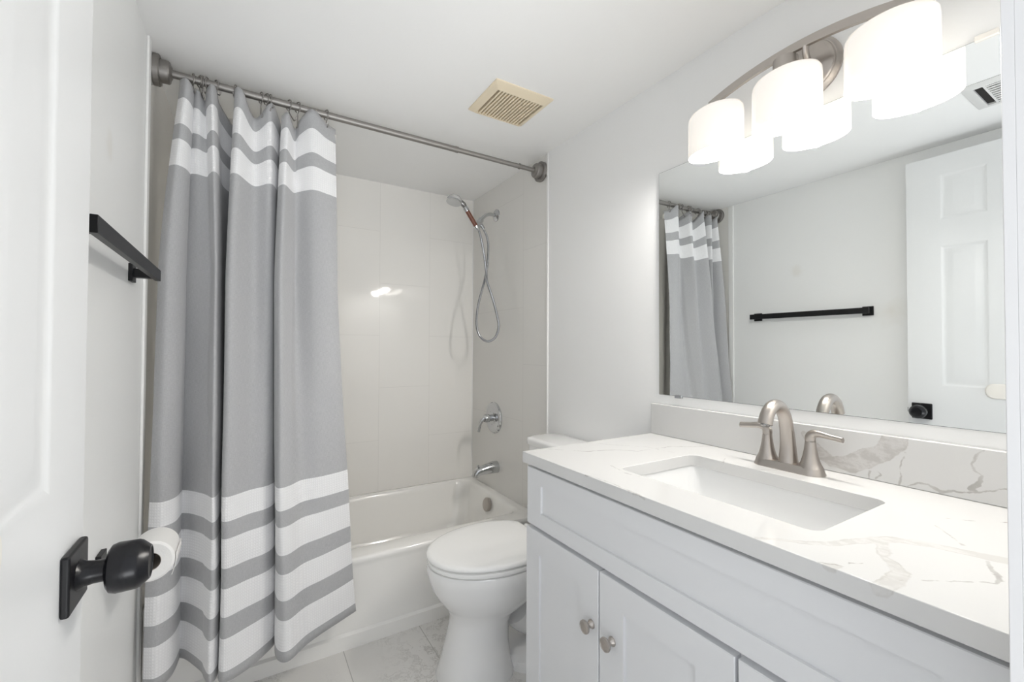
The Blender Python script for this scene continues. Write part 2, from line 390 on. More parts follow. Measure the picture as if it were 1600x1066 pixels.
# ------------------------------------------------------------------ shower valve, spout and hand shower
v = thing('shower_valve', 'round chrome shower valve with curved lever on the tiled wall', 'valve', (XR, 2.26, .763))
vc = Vector((XR, 2.255, .761))
t = MB(); t.lathe(vc, (-1, 0, 0), [(.091, 0), (.091, .006), (.086, .012), (.074, .0145), (.070, .0125), (.040, .016), (.036, .020), (0, .020)], 48); t.build('escutcheon', M['chrome'], v)
t = MB(); t.lathe(vc+Vector((-.018, 0, 0)), (-1, 0, 0), [(.020, 0), (.019, .018), (.024, .022), (.025, .040), (.020, .050), (0, .052)], 28); t.build('valve_hub', M['chrome'], v)
t = MB(); t.tube([vc+Vector(p) for p in ((-.045, 0, .002), (-.072, .006, -.006), (-.088, .012, -.035), (-.094, .016, -.078))], [(.015, .014), (.012, .013), (.007, .011), (.006, .010)], 14, 6); t.build('lever', M['chrome'], v)
s = thing('tub_spout', 'chrome tub spout with pull knob on the tiled wall below the lever valve', 'spout', (XR, 2.225, .478))
t = MB(); t.tube([(XR, 2.225, .480), (XR-.03, 2.225, .480), (XR-.08, 2.227, .474), (XR-.115, 2.229, .466), (XR-.132, 2.230, .450), (XR-.136, 2.230, .438)],
                 [.035, .034, .027, .023, .020, .017], 24, 5); t.build('spout_body', M['chrome'], s, smooth=60)
t = MB(); t.lathe((XR-.118, 2.229, .482), (-.1, 0, 1), [(.003, 0), (.003, .012), (.007, .015), (.007, .021), (0, .023)], 14); t.build('diverter_knob', M['chrome'], s)

h = thing('shower_mount', 'bent chrome shower arm and bracket on the tiled wall holding the hand shower', 'shower mount', (XR, 2.24, 1.951))
t = MB(); t.lathe((XR, 2.24, 1.951), (-1, 0, 0), [(.036, 0), (.035, .004), (.028, .010), (.016, .015), (0, .015)], 32); t.build('arm_flange', M['chrome'], h)
t = MB(); t.tube([(XR-.008, 2.24, 1.951), (XR-.045, 2.24, 1.951), (XR-.075, 2.24, 1.938), (XR-.105, 2.24, 1.908)], .0105, 16, 6); t.build('arm_pipe', M['chrome'], h)
t = MB(); t.cyl((1.152, 2.24, 1.912), (1.138, 2.24, 1.892), .017); t.cyl((1.140, 2.24, 1.895), (1.128, 2.24, 1.868), .020, .017); t.cyl((1.150, 2.24, 1.882), (1.165, 2.235, 1.856), .011)
t.cyl((1.120, 2.262, 1.878), (1.120, 2.214, 1.878), .014)
t.build('bracket', M['chrome'], h, bevel=.002)
hs = thing('hand_shower', 'hand shower with clear head and brown bead handle, on looped chrome hose', 'hand shower', (1.12, 2.24, 1.86))
A = Vector((1.128, 2.222, 1.838)); B = Vector((1.018, 2.215, 1.982)); d = (B-A).normalized()
t = MB(); t.lathe(A, d, [(.009, 0), (.011, .004), (.0145, .018), (.014, .034)], 20); t.build('handle_base', M['chrome'], hs)
t = MB(); t.lathe(A+d*.034, d, [(.0125, 0), (.0125, .092)], 20); t.build('bead_filter', M['amber'], hs)
t = MB(); t.lathe(A+d*.126, d, [(.0145, 0), (.015, .020), (.012, .026)], 20); t.build('handle_collar', M['chrome'], hs)
t = MB(); t.tube([A+d*.150, A+d*.166, A+d*.180+Vector((-.008, 0, 0))], [.011, .015, .014], 14, 4); t.build('handle_neck', M['chromed'], hs)
hc = Vector((.972, 2.212, 1.990)); ha = Vector((-.25, -.10, -1)).normalized()
t = MB(); t.lathe(hc-ha*.018, ha, [(0, -.004), (.014, -.002), (.030, .006), (.040, .018), (.042, .030), (.040, .036)], 32); t.build('shower_head', M['clear'], hs)
t = MB(); t.lathe(hc-ha*.018, ha, [(.041, .031), (.0425, .034), (.0425, .040), (.037, .042), (0, .042)], 32); t.build('spray_face', M['chrome'], hs)
hose = [(1.128, 2.222, 1.838), (1.137, 2.215, 1.80), (1.156, 2.21, 1.70), (1.165, 2.20, 1.60), (1.160, 2.18, 1.545), (1.182, 2.155, 1.45), (1.205, 2.14, 1.345), (1.208, 2.13, 1.285), (1.190, 2.14, 1.228), (1.152, 2.16, 1.207),
        (1.120, 2.19, 1.238), (1.110, 2.21, 1.300), (1.122, 2.22, 1.40), (1.150, 2.225, 1.50), (1.172, 2.225, 1.575), (1.186, 2.225, 1.66), (1.190, 2.225, 1.76), (1.182, 2.228, 1.815), (1.166, 2.235, 1.853)]
t = MB(); t.tube(hose, .0068, 10, 14); hz = t.build('hose', M['chrome'], hs)
hm = mat('ribbed_hose', (.42, .43, .45), .2, 1); q = NT(hm); o_ = q.obj(); sp = q.n('ShaderNodeSeparateXYZ'); q.l(o_, sp.inputs[0])
q.bump(q.math('SINE', q.math('MULTIPLY', sp.outputs[2], 1400.0)), .4, .0008); hz.data.materials[0] = hm

# ------------------------------------------------------------------ shower curtain rod
RA = Vector((XL+.001, 1.826, 2.081)); RB = Vector((XR-.001, 1.776, 2.048)); rd = (RB-RA).normalized()
def rod(x): return RA+(RB-RA)*((x-RA.x)/(RB.x-RA.x))
rr = thing('curtain_rod', 'brushed nickel tension rod with round stepped end caps across the tub', 'curtain rod', RA)
t = MB(); t.cyl(rod(XL+.03), rod(.80), .0127); t.build('outer_tube', M['nickelrod'], rr)
t = MB(); t.cyl(rod(.80), rod(XR-.03), .0108); t.build('inner_tube', M['nickelrod'], rr)
for a_, b_ in ((.79, .802), (1.118, 1.124)):
    t = MB(); t.cyl(rod(a_), rod(b_), .0135); t.build('collar', M['nickelrod'], rr)
for e, sg in ((RA, 1), (RB, -1)):
    t = MB(); t.lathe(e, (sg, 0, 0), [(.047, 0), (.049, .002), (.049, .016), (.046, .0185), (.0355, .0185), (.0355, .040), (.033, .044), (.029, .045), (.022, .047), (0.018, .050), (0, .050)], 40)
    t.build('end_flange', M['nickelrod'], rr, smooth=22)

# ------------------------------------------------------------------ shower curtain
CT = [(-0.1974, 1.8), (-0.1792, 1.77), (-0.1648, 1.78), (-0.158, 1.83), (-0.1648, 1.82), (-0.1465, 1.80), (-0.1300, 1.82), (-0.126, 1.805), (-0.11, 1.765), (-0.0966, 1.79), (-0.088, 1.86), (-0.040, 1.91), (-0.0452, 1.80), (-0.0222, 1.765), (0.0168, 1.82), (0.0601, 1.79), (0.0793, 1.81), (0.112, 1.88), (0.1028, 1.80), (0.1218, 1.765), (0.1476, 1.83), (0.1653, 1.81), (0.203, 1.785), (0.2514, 1.80), (0.2902, 1.82)]
CM = [(-0.2397, 1.755), (-0.2126, 1.735), (-0.1825, 1.765), (-0.1720, 1.83), (-0.1770, 1.82), (-0.1483, 1.80), (-0.1120, 1.778), (-0.1015, 1.768), (-0.0888, 1.74), (-0.0776, 1.775), (-0.0700, 1.90), (-0.0540, 1.93), (-0.0613, 1.76), (-0.0420, 1.718), (0.0174, 1.778), (0.0624, 1.765), (0.0817, 1.785), (0.100, 1.86), (0.0833, 1.77), (0.1000, 1.718), (0.138, 1.768), (0.1563, 1.80), (0.2109, 1.765), (0.2639, 1.758), (0.2954, 1.772)]
CB = [(-0.2471, 1.65), (-0.2108, 1.64), (-0.1805, 1.68), (-0.1720, 1.77), (-0.1818, 1.765), (-0.1517, 1.74), (-0.1102, 1.66), (-0.0978, 1.62), (-0.0796, 1.575), (-0.0649, 1.60), (-0.0540, 1.69), (-0.0440, 1.69), (-0.0584, 1.60), (-0.0440, 1.565), (0.0126, 1.59), (0.0602, 1.63), (0.0892, 1.67), (0.112, 1.735), (0.0953, 1.67), (0.0986, 1.59), (0.1257, 1.562), (0.1846, 1.61), (0.251, 1.65), (0.322, 1.69), (0.362, 1.71)]
ZT = [2.055, 2.052, 2.04, 2.03, 2.045, 2.035, 2.015, 2.045, 2.05, 2.05, 2.03, 1.985, 2.06, 2.06, 1.995, 2.045, 2.05, 2.00, 2.012, 2.02, 1.995, 2.03, 2.066, 2.035, 2.026]
def cr(a, b, c, d, q): return .5*((2*b)+(-a+c)*q+(2*a-5*b+4*c-d)*q*q+(-a+3*b-3*c+d)*q**3)
def resample(L, sub=9):
    R = []
    n = len(L)
    for i in range(n-1):
        for k in range(sub): R.append(tuple(cr(L[max(i-1, 0)][j], L[i][j], L[i+1][j], L[min(i+2, n-1)][j], k/sub) for j in range(len(L[0]))))
    R.append(tuple(L[-1])); return R
ct, cm, cb_ = resample([(a, b, z) for (a, b), z in zip(CT, ZT)]), resample(CM), resample(CB)
NR = 96; ZB = .175
cur = thing('shower_curtain', 'grey shower curtain with white waffle stripes bunched at the rod end', 'shower curtain', (.05, 1.75, .17))
bm = bmesh.new(); uvl = bm.loops.layers.uv.new('UVMap'); grid = []
us = [0]
for i in range(1, len(cm)): us.append(us[-1]+math.hypot(cm[i][0]-cm[i-1][0], cm[i][1]-cm[i-1][1])*1.15)
def smooth01(x): return x*x*(3-2*x)
for r in range(NR+1):
    q = r/NR; row = []
    for i in range(len(cm)):
        zb = ZB + .012*smooth01(max(0, i/len(cm)-.8)/.2)
        z = 2.045+(zb-2.045)*q+(ct[i][2]-2.045)*math.exp(-q*1.875/.19)
        if z > 1.4:
            f = min(1, (z-1.4)/(2.03-1.4)); f = f**1.3
            x = cm[i][0]+(ct[i][0]-cm[i][0])*f; y = cm[i][1]+(ct[i][1]-cm[i][1])*f
        else:
            f = (1.4-z)/(1.4-.18); fy = f**1.15
            x = cm[i][0]+(cb_[i][0]-cm[i][0])*f**1.1; y = cm[i][1]+(cb_[i][1]-cm[i][1])*fy
            x += .002*math.sin(i*.21+z*9)*f; y += .003*math.sin(i*.13+z*13)*min(1, f*2)
        x = max(x, XL+.012)
        row.append((bm.verts.new((x, y, z)), us[i], 1.875*q))
    grid.append(row)
for r in range(NR):
    for i in range(len(cm)-1):
        qd = (grid[r][i], grid[r][i+1], grid[r+1][i+1], grid[r+1][i])
        f = bm.faces.new([a[0] for a in qd]); f.smooth = True
        for lp, a in zip(f.loops, qd): lp[uvl].uv = (a[1], a[2])
me = bpy.data.meshes.new('curtain_cloth'); bm.to_mesh(me); bm.free(); me.materials.append(M['cloth'])
cl = bpy.data.objects.new('curtain_cloth', me); C.objects.link(cl); cl.parent = cur; cl.matrix_parent_inverse = Matrix.Translation(-cur.location)
sm = cl.modifiers.new('thick', 'SOLIDIFY'); sm.thickness = .0014; sm.offset = 0
ncol = len(ct)
# side hem and small care tag at the free edge
t = MB(); t.box(ct[-1][0]-.001, ct[-1][0]+.002, ct[-1][1]-.004, ct[-1][1]+.006, 1.978, 2.004); t.build('care_tag', M['liner'], cur)

# plain liner bunched on the tub side, seen in the mirror
ln = MB(); loops = []
for r in range(25):
    z = 2.03-(2.03-.40)*r/24; row = []
    for i in range(61):
        a = i/60; row.append((-.20+.47*a+.010*(1-z/2), 1.955+.010*math.sin(a*34)+.012*(1-z/2), z))
    loops.append(row)
ln.loft(loops, False, False, closed=False)
lo = ln.build('curtain_liner', M['liner'], smooth=180); sm = lo.modifiers.new('thick', 'SOLIDIFY'); sm.thickness = .001
tag(lo, 'plain cream vinyl liner hanging behind the striped curtain, on the tub side', 'curtain liner')

# twelve hooks over the rod
hx = [-.165, -.146, -.139, -.124, -.100, -.040, .036, .053, .064, .126, .156, .255]
def near(x):
    return min(range(ncol), key=lambda i: abs(ct[i][0]-x)+abs(ct[i][1]-1.80)*.3)
hl = ['curtain hook nearest the rod end cap over the striped curtain', 'thin curtain hook second from the wall cap, in the tight cluster', 'thin curtain hook third from the wall cap, in the tight cluster',
      'thin curtain hook fourth from the wall cap, right of the tight pair', 'thin curtain hook fifth from the wall cap, before the wide gap',
      'lone curtain hook at the left edge of the widest pleat', 'first of three close curtain hooks above the middle sag', 'middle one of three close curtain hooks above the middle sag',
      'last of three close curtain hooks above the middle sag', 'S curved curtain hook at the small pinched pleat', 'curtain hook just right of the small pinched pleat', 'last curtain hook at the free edge of the curtain']
for x, lab in zip(hx, hl):
    c = rod(x); i = near(x); e = Vector((c.x+.001, ct[i][1]-.004, ct[i][2]-.014)); e.x = c.x
    hk = MB(); R = .0185
    pts = [c+Vector((0, math.cos(a)*R, math.sin(a)*R)) for a in [math.radians(v_) for v_ in (-60, -20, 20, 60, 95, 130, 165, 195)]]
    pts += [c+Vector((0, -.012, -.016)), c+Vector((0, -.002, -.026)), Vector((c.x, min(c.y, e.y+.010), min(c.z-.034, e.z+.006))), e, e+Vector((0, -.006, .004)), e+Vector((0, -.008, .010))]
    an = random.uniform(.25, .45)*random.choice((1, 1, -1)); rot = Matrix.Rotation(an, 4, 'Z'); pts = [c+rot@(Vector(p_)-c) for p_ in pts]
    hk.tube(pts, .0021, 8, 4); ho = hk.build('curtain_hook', M['nickelrod'])
    tag(ho, lab, 'curtain hook', 'hooks on the curtain rod')

# ------------------------------------------------------------------ towel bar (left wall)
tb = thing('towel_bar', 'square matte black towel bar on the plain wall beside the curtain', 'towel bar', (XL, 1.28, 1.365))
TZ = 1.370
t = MB(); t.box(XL+.050, XL+.063, .956, 1.570, TZ-.0152, TZ+.0152); t.build('bar', M['black'], tb, bevel=.001)
for yy in (.978, 1.549):
    t = MB(); t.box(XL, XL+.009, yy-.024, yy+.024, TZ-.024, TZ+.024); t.build('wall_plate', M['black'], tb, bevel=.0015)
    t = MB(); t.box(XL+.008, XL+.052, yy-.012, yy+.012, TZ-.012, TZ+.012); t.build('post', M['black'], tb, bevel=.001)

# ------------------------------------------------------------------ toilet paper holder and roll
tp = thing('toilet_paper_holder', 'black wall bracket on the plain wall carrying the paper roll', 'paper holder', (XL, 1.29, .69))
t = MB(); t.box(XL, XL+.010, 1.270, 1.316, .672, .718); t.build('wall_plate', M['black'], tp, bevel=.0015)
t = MB(); t.tube([(XL+.008, 1.293, .690), (XL+.060, 1.293, .686), (XL+.079, 1.298, .679), (XL+.084, 1.315, .675), (XL+.084, 1.450, .675)], .0085, 12, 5); t.build('holder_arm', M['black'], tp)
pr = thing('toilet_paper_roll', 'white toilet paper roll on the black bracket behind the door knob', 'toilet paper', (XL+.113, 1.33, .667))
pc = Vector((XL+.084, 1.325, .664))
t = MB(); t.lathe(pc, (0, 1, 0), [(.021, .0), (.042, -.001), (.047, .003), (.048, .09), (.046, .100), (.021, .101)], 48, False, False); 
t.build('paper', M['paper'], pr)
t = MB(); t.lathe(pc, (0, 1, 0), [(.0213, .0005), (.0213, .1005), (.020, .1005), (.020, .0005), (.0213, .0005)], 32, False, False); t.build('cardboard_core', M['core'], pr)
t = MB()
ls = []
for k, (dx, dz) in enumerate(((.0485, .010), (.0490, -.004), (.047, -.018), (.044, -.030), (.040, -.040))):
    ls.append([(pc.x+dx, pc.y+.002+yy*.096, pc.z+dz-(.006*math.sin(yy*9) if k == 4 else 0)) for yy in [j/8 for j in range(9)]])
t.loft(ls, False, False, closed=False); lo2 = t.build('loose_sheet', M['paper'], pr, smooth=180); sm = lo2.modifiers.new('th', 'SOLIDIFY'); sm.thickness = .0008

# ------------------------------------------------------------------ open six-panel door
FX, DW0, DW1, DT = -.182, .092, .795, .035
dr = thing('door_1', 'open white six panel door folded back along the plain wall', 'door', (FX-DT/2, DW0, 0)); dr['kind'] = 'structure'
del dr['label']; del dr['category']
def panel_face(t, x, y0, y1, z0, z1, sg):
    # recessed panel with ogee edge and raised field; sg = outward x direction
    lv = [(0, 0), (.006, -.002), (.012, -.004), (.018, -.004), (.028, -.003), (.040, -.0015), (.045, -.0015)]
    t.loft([[(x+sg*d, y0+i, z0+i), (x+sg*d, y1-i, z0+i), (x+sg*d, y1-i, z1-i), (x+sg*d, y0+i, z1-i)] for i, d in lv], False, True)
t = MB(); cols = [(DW0+.115, DW0+.270), (DW1-.268, DW1-.117)]; rows = [(.22, .77), (1.005, 1.640), (1.757, 1.965)]; DZ0, DZ1 = .012, 2.052
ysp = [DW0]+[v_ for c_ in cols for v_ in c_]+[DW1]; zsp = [DZ0]+[v_ for c_ in rows for v_ in c_]+[DZ1]
for x, sg in ((FX, 1), (FX-DT, -1)):
    for a in range(5):
        for b in range(7):
            ya, yb, za, zb = ysp[a], ysp[a+1], zsp[b], zsp[b+1]
            if a in (1, 3) and b in (1, 3, 5): panel_face(t, x, ya, yb, za, zb, sg)
            else: t.bm.faces.new([t.bm.verts.new(p) for p in ((x, ya, za), (x, yb, za), (x, yb, zb), (x, ya, zb))])
for a, b in (((DW0, DZ0), (DW1, DZ0)), ((DW1, DZ0), (DW1, DZ1)), ((DW1, DZ1), (DW0, DZ1)), ((DW0, DZ1), (DW0, DZ0))):
    t.bm.faces.new([t.bm.verts.new(p) for p in ((FX, a[0], a[1]), (FX, b[0], b[1]), (FX-DT, b[0], b[1]), (FX-DT, a[0], a[1]))])
bmesh.ops.remove_doubles(t.bm, verts=t.bm.verts, dist=.0001)
t.build('door_panel', M['door'], dr, smooth=25)
KY, KZ = .745, .887
k = MB(); k.box(FX, FX+.009, KY-.036, KY+.036, KZ-.036, KZ+.036); k.build('rose_plate', M['black'], dr, bevel=.003)
k = MB(); k.lathe((FX+.005, KY, KZ), (1, 0, 0), [(.024, 0), (.019, .004), (.015, .010), (.0135, .018), (.0135, .028), (.0165, .029), (.024, .031), (.0285, .034), (.0305, .040), (.0300, .060), (.0285, .064), (.0205, .073), (.019, .0733), (.0175, .0718), (.006, .069), (0, .069)], 48)
kn = k.build('door_knob', M['blackg'], dr, smooth=24)
k = MB(); k.box(FX-.022, FX-.013, DW1, DW1+.006, KZ-.010, KZ+.010); k.build('latch', M['black'], dr)
k = MB(); k.loft([[(FX+d_, p[0], p[1]) for p in [(a, b) for a, b, _ in rrect(.445+i, .542-i, .965+i, 1.028-i, .028-i*.9, 0, 8)]] for d_, i in ((0, 0), (.005, 0), (.009, .004), (.010, .012))], False, True)
k.build('door_plate', M['plate'], dr)

# ------------------------------------------------------------------ toilet
to = thing('toilet', 'white two piece toilet with closed lid between bathtub and vanity', 'toilet', (.95, 1.44, 0))
TY = 1.44
def egg(xf, xb, wd, z, yc=TY, n=48, pw=2.0, fr=.56):
    cx = xf+(xb-xf)*fr; P = []
    for i in range(n):
        a = 2*PI*i/n; c_, s_ = math.cos(a), math.sin(a)
        ax_ = (cx-xf) if c_ > 0 else (xb-cx)
        e = 2/pw
        P.append((cx-ax_*math.copysign(abs(c_)**e, c_), yc+wd/2*math.copysign(abs(s_)**e, s_), z))
    return P
t = MB()
t.loft([egg(.585, .86, .240, 0, pw=2.4), egg(.583, .86, .242, .012, pw=2.4), egg(.598, .85, .224, .05, pw=2.3), egg(.615, .845, .208, .12, pw=2.2), egg(.630, .85, .198, .19, pw=2.1), egg(.630, .88, .212, .225, pw=2.05),
        egg(.612, .94, .262, .255), egg(.584, .99, .312, .290), egg(.562, 1.01, .348, .330), egg(.550, 1.02, .368, .370), egg(.546, 1.02, .374, .395), egg(.550, 1.02, .370, .407), egg(.570, 1.0, .34, .410)], True, True)
t.tube([(.90, TY, .20), (.97, TY, .14), (1.02, TY, .20), (1.06, TY, .28), (1.10, TY, .24), (1.12, TY, .10), (1.12, TY, .02)], [.085, .08, .075, .075, .075, .08, .09], 20, 6)
t.loft([rrect(.84, 1.20, TY-.115, TY+.115, .06, z_, 8) for z_ in (0, .035)]+[rrect(.86, 1.18, TY-.095, TY+.095, .06, .05, 8)], True, True)
t.loft([rrect(.96, 1.22, TY-.11, TY+.11, .04, .30, 8), rrect(.95, 1.235, TY-.15, TY+.15, .04, .37, 8), rrect(.95, 1.235, TY-.16, TY+.16, .04, .40, 8)], True, True)
t.build('bowl', M['china'], to, smooth=60)
t = MB(); t.loft([egg(.552, 1.0, .368, .411, pw=2.05), egg(.547, 1.0, .374, .416, pw=2.05), egg(.549, 1.0, .372, .426, pw=2.05), egg(.56, .98, .35, .429, pw=2.05)], True, True); t.build('seat_ring', M['seat'], to, smooth=60)
def lidl(ins, z):
    P = egg(.545+ins, 1.02, .376-2*ins, z, pw=2.05)
    return [(min(x, .982-ins), y, z_) for x, y, z_ in P]
t = MB(); t.loft([lidl(.004, .4315), lidl(0, .435), lidl(0, .442), lidl(.004, .4475), lidl(.012, .450), lidl(.04, .4515), lidl(.09, .452)], True, True); t.build('lid', M['seat'], to, smooth=60)
for sy_ in (-.07, .07):
    t = MB(); t.cyl((1.0, TY+sy_-.018, .430), (1.0, TY+sy_+.018, .430), .013); t.build('hinge', M['seat'], to)
t = MB(); t.loft([rrect(1.075, 1.238, TY-.205, TY+.205, .03, .40, 8), rrect(1.07, 1.240, TY-.21, TY+.21, .035, .43, 8), rrect(1.072, 1.240, TY-.202, TY+.202, .04, .745, 8)], True, True); t.build('tank', M['china'], to, smooth=50)
t = MB(); t.loft([rrect(1.067, 1.243, TY-.208, TY+.208, .045, .745, 10), rrect(1.063, 1.245, TY-.212, TY+.212, .048, .750, 10), rrect(1.063, 1.245, TY-.212, TY+.212, .048, .768, 10), rrect(1.067, 1.243, TY-.208, TY+.208, .045, .775, 10), rrect(1.080, 1.232, TY-.194, TY+.194, .04, .778, 10)], True, True); t.build('tank_lid', M['china'], to, smooth=50)
t = MB(); t.lathe((1.048, TY-.15, .69), (-1, 0, 0), [(.014, 0), (.012, .010), (0, .011)], 16); t.tube([(1.036, TY-.15, .69), (1.030, TY-.12, .686), (1.030, TY-.085, .682)], .005, 8, 4); t.build('flush_lever', M['chrome'], to)

# ------------------------------------------------------------------ vanity cabinet
VY0, VY1, VX = YN+.012, 1.067, .722
va = thing('vanity_cabinet', 'white shaker vanity cabinet under the marbled top', 'vanity cabinet', (.97, .59, 0))
t = MB(); t.box(VX, XR-.002, VY0, VY0+.018, .095, .8385); t.box(VX, XR-.002, VY1-.018, VY1, .095, .8385); t.box(VX+.02, XR-.002, VY0+.018, VY1-.018, .095, .113); t.box(XR-.014, XR-.002, VY0+.018, VY1-.018, .113, .8385); t.box(VX, VX+.02, VY0+.018, VY1-.018, .655, .67); t.box(VX, VX+.02, VY0+.018, VY1-.018, .095, .12); t.box(VX, VX+.02, .41, .46, .12, .655); t.box(VX, VX+.02, VY0+.018, VY1-.018, .81, .8385); t.box(VX+.06, XR-.002, VY0, VY1, 0, .097)
t.build('cabinet_body', M['cab'], va, bevel=.0012)
def shaker(name, y0, y1, z0, z1, sy, st, sb=None):
    sb = sb or st
    t = MB(); x = .703; g = .0008
    out = [[(VX, y0, z0), (VX, y1, z0), (VX, y1, z1), (VX, y0, z1)],
           [(x+.0015, y0, z0), (x+.0015, y1, z0), (x+.0015, y1, z1), (x+.0015, y0, z1)],
           [(x, y0+.0015, z0+.0015), (x, y1-.0015, z0+.0015), (x, y1-.0015, z1-.0015), (x, y0+.0015, z1-.0015)],
           [(x, y0+sy, z0+sb), (x, y1-sy, z0+sb), (x, y1-sy, z1-st), (x, y0+sy, z1-st)],
           [(x+.006, y0+sy+g, z0+sb+g), (x+.006, y1-sy-g, z0+sb+g), (x+.006, y1-sy-g, z1-st-g), (x+.006, y0+sy+g, z1-st-g)]]
    t.loft(out, True, True); return t.build(name, M['cab'], va, smooth=0)
shaker('false_front', VY0+.003, 1.067, .667, .8285, .067, .042)
d1 = shaker('door', .768, 1.083-.012, .115, .655, .064, .062)
d2 = shaker('door', .437, .764, .115, .655, .075, .062)
dd = []
for a, b in ((.115, .286), (.290, .478), (.482, .655)): dd.append(shaker('drawer', VY0+.006, .431, a, b, .06, .05))
def knob(par, y, z):
    k = MB(); k.lathe((.704, y, z), (-1, 0, 0), [(.0105, 0), (.0105, .003), (.0085, .006), (.006, .009), (.0055, .013), (.0085, .016), (.014, .019), (.0155, .022), (.0148, .0255), (.011, .027), (.0105, .0262), (0, .0268)], 32)
    o = k.build('knob', M['nickel'], None); o.parent = par; return o
knob(d1, .790, .521); knob(d2, .722, .519)
for o, (a, b) in zip(dd, ((.115, .286), (.290, .478), (.482, .655))): knob(o, (VY0+.437)/2, (a+b)/2)

# ------------------------------------------------------------------ counter, backsplash, sink
ct_ = MB(); cz0, cz1 = .8395, .870
SX0, SX1, SY0, SY1 = .803, 1.088, .355, .800
outer = [(.691, YN+.001), (XR-.001, YN+.001), (XR-.001, 1.0745), (.691, 1.0745)]; inner = [(a, b) for a, b, _ in rrect(SX0, SX1, SY0, SY1, .022, 0, 8)]
bmx = ct_.bm
def ringloop(pts, z): return [bmx.verts.new((a, b, z)) for a, b in pts]
o0, o1, i0, i1 = ringloop(outer, cz0), ringloop(outer, cz1), ringloop(inner, cz0), ringloop(inner, cz1)
for A_, B_ in ((o0, i0), (o1, i1)):
    es = []
    for Lp in (A_, B_):
        for i in range(len(Lp)): es.append(bmx.edges.new((Lp[i], Lp[(i+1) % len(Lp)])))
    bmesh.ops.triangle_fill(bmx, use_beauty=True, edges=es)
for A_, B_ in ((o0, o1), (i0, i1)):
    for i in range(len(A_)): bmx.faces.new((A_[i], A_[(i+1) % len(A_)], B_[(i+1) % len(A_)], B_[i]))
cto = ct_.build('countertop', M['quartz'], None, smooth=30, bevel=.0015)
tag(cto, 'white quartz vanity top with grey marble veins and a sink cutout', 'countertop')
t = MB(); t.box(XR-.020, XR-.001, YN+.001, 1.0745, .8705, .976)
tag(t.build('backsplash', M['quartz_s'], None, bevel=.0015), 'low white quartz splash strip with a bold grey vein under the mirror', 'backsplash')
sk = thing('sink', 'white rectangular undermount sink below the marbled top', 'sink', ((SX0+SX1)/2, (SY0+SY1)/2, .7))
t = MB(); f = [(-.014, .8393, .03), (-.004, .8393, .028), (-.003, .836, .028), (.002, .815, .032), (.012, .765, .04), (.025, .735, .05), (.055, .722, .05), (.10, .717, .03)]
t.loft([rrect(SX0+i, SX1-i, SY0+i, SY1-i, r_, z_, 8) for i, z_, r_ in f]+[], False, True)
bo = t.build('basin', M['sink'], sk, smooth=60); 
sm = bo.modifiers.new('th', 'SOLIDIFY'); sm.thickness = .006; sm.offset = -1
t = MB(); t.lathe(((SX0+SX1)/2, (SY0+SY1)/2, .7165), (0, 0, 1), [(.031, 0), (.030, .003), (.022, .004), (.020, .0025), (0, .003)], 32); t.build('drain', M['nickel'], sk)

# ------------------------------------------------------------------ faucet
FXC, FYC = 1.165, .580
fa = thing('faucet', 'brushed nickel two handle faucet with high arc spout on the marbled top', 'faucet', (FXC, FYC, Z))
t = MB()
def stad(hy, hx_, z): 
    return [(a, b, z) for a, b, _ in rrect(FXC-hx_, FXC+hx_, FYC-hy, FYC+hy, hx_-.0005, 0, 12)]
t.loft([stad(.082, .0300, Z), stad(.082, .0300, Z+.003), stad(.0795, .0275, Z+.007), stad(.0775, .0255, Z+.016), stad(.0765, .0245, Z+.018)], True, True)
t.build('base_plate', M['nickel'], fa, smooth=40)
for sg in (1, -1):
    hy = FYC+sg*.051
    t = MB(); t.lathe((FXC, hy, Z+.016), (0, 0, 1), [(.0265, 0), (.0255, .002), (.0235, .006), (.0205, .012), (.0165, .026), (.0135, .042), (.0118, .056), (.0112, .062)], 32); t.build('handle_base', M['nickel'], fa)
    t = MB(); t.tube([(FXC, hy, Z+.0785), (FXC, hy, Z+.088), (FXC, hy+sg*.006, Z+.0965), (FXC-.002, hy+sg*.020, Z+.099), (FXC-.004, hy+sg*.045, Z+.096), (FXC-.006, hy+sg*.0695, Z+.0935)],
                     [.0112, .0115, (.0105, .0105), (.0075, .009), (.0058, .0075), (.0055, .0078)], 16, 6); t.build('lever_handle', M['nickel'], fa, smooth=60)
t = MB(); sp_ = [(FXC, 0), (FXC, .02), (FXC-.001, .05), (FXC-.006, .085), (FXC-.016, .118), (FXC-.036, .142), (FXC-.062, .149), (FXC-.085, .139), (FXC-.098, .122), (FXC-.104, .106)]
sr = [(.023, .023), (.0195, .020), (.0165, .0175), (.0145, .016), (.0140, .0155), (.0140, .0155), (.0140, .0155), (.0140, .0155), (.0142, .016), (.0145, .0165)]
t.tube([(x, FYC, Z+.014+z) for x, z in sp_], sr, 24, 6, flat=(1, 0, 0)); t.build('spout', M['nickel'], fa, smooth=60)
t = MB(); t.cyl((FXC-.1036, FYC, Z+.1195), (FXC-.1050, FYC, Z+.1165), .0105, .0095); t.build('aerator', M['chromed'], fa)
t = MB(); t.cyl((FXC+.020, FYC, Z+.017), (FXC+.020, FYC, Z+.085), .0022); t.lathe((FXC+.020, FYC, Z+.083), (0, 0, 1), [(.004, 0), (.005, .004), (.004, .009), (0, .010)], 12); t.build('lift_rod', M['nickel'], fa)

